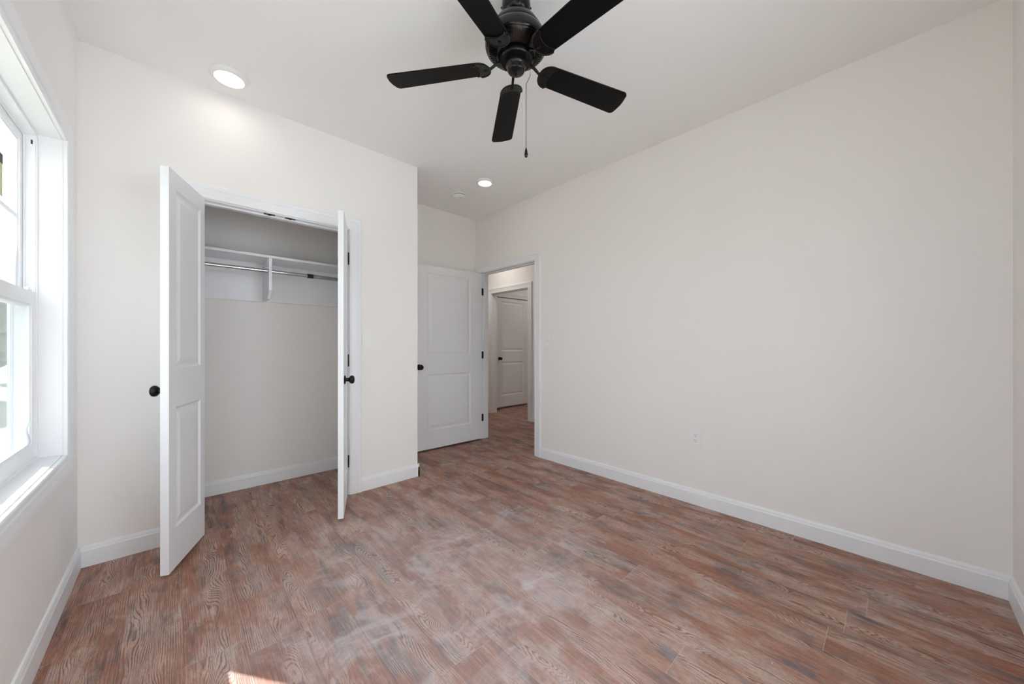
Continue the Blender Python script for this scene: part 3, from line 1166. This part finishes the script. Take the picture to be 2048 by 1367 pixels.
blade0.rotation_euler = (0, 0, A0)
for k in range(1, 5):
    b_ = blade0.copy()
    COL.objects.link(b_)
    b_.parent = fan
    b_.rotation_euler = (0, 0, A0 - k * 2 * PI / 5)
    c_ = brk0.copy()
    COL.objects.link(c_)
    c_.parent = b_
# pull chain
rt = Vector((0.7295, -0.684, 0))
m = MB()
p0 = rt * 0.050
ch = [p0 + Vector((0, 0, zz(2.43))), rt * 0.056 + Vector((0, 0, zz(2.424))), rt * 0.062 + Vector((0, 0, zz(2.40))), rt * 0.064 + Vector((0, 0, zz(2.375))),
      rt * 0.055 + Vector((0, 0, zz(2.35))), rt * 0.046 + Vector((0, 0, zz(2.335))), rt * 0.045 + Vector((0, 0, zz(2.30))), rt * 0.045 + Vector((0, 0, zz(2.045)))]
m.tube(ch, 0.0013, 8)
for k in range(50):
    z_ = 2.30 - 0.255 * k / 49
    m.lathe([(0.0, -0.0019), (0.0018, 0.0), (0.0, 0.0019)], 6, (rt.x * 0.045, rt.y * 0.045, zz(z_)))
chain = m.build('pull_chain', 'chain', fan, smooth=60)
m = MB()
m.lathe([(0.0, 0.0), (0.0025, -0.002), (0.005, -0.012), (0.0075, -0.026), (0.0078, -0.034), (0.006, -0.042), (0.0, -0.046)], 18,
        (rt.x * 0.045, rt.y * 0.045, zz(2.047)))
m.build('pull_pendant', 'fan_metal', chain, smooth=60)

# ------------------------------------------------------------------ outside the window
m = MB()
m.box(-60, -0.60, -40, 70, -0.62, -0.55)
struct(m.build('lawn', 'lawn'), 'pale lawn outside the window', 'lawn')


def tree(loc, h, r, label, seed):
    rnd = random.Random(seed)
    root = tag(empty('tree', loc), label, 'tree', 'trees beyond the window')
    m = MB()
    m.tube([(0, 0, 0), (0.05, 0.02, h * 0.3), (-0.03, 0.05, h * 0.6)], [0.2, 0.15, 0.07], 10)
    m.build('trunk', 'bark', root, smooth=60)
    m = MB()
    for k in range(26):
        t = bmesh.new()
        bmesh.ops.create_icosphere(t, subdivisions=2, radius=1.0)
        rr = r * rnd.uniform(0.28, 0.5)
        a, e = rnd.uniform(0, 2 * PI), rnd.uniform(0, 1)
        c = Vector((math.cos(a) * r * 0.7 * math.sqrt(e), math.sin(a) * r * 0.7 * math.sqrt(e), h * 0.62 + rnd.uniform(-0.38, 0.3) * h))
        for v in t.verts:
            v.co = c + v.co * rr * rnd.uniform(0.72, 1.15)
        m.merge(t)
    m.build('crown', 'leaf', root)
    return root


tree((-6.6, 19.0, -0.55), 4.2, 2.6, 'bushy green tree beyond the lawn, outside the window', 1)
tree((-4.6, 28.5, -0.55), 4.8, 2.4, 'taller green tree outside the window, nearer the house line', 2)
tree((-13.5, 27.0, -0.55), 4.0, 2.8, 'broad green tree far out beyond the lawn', 3)
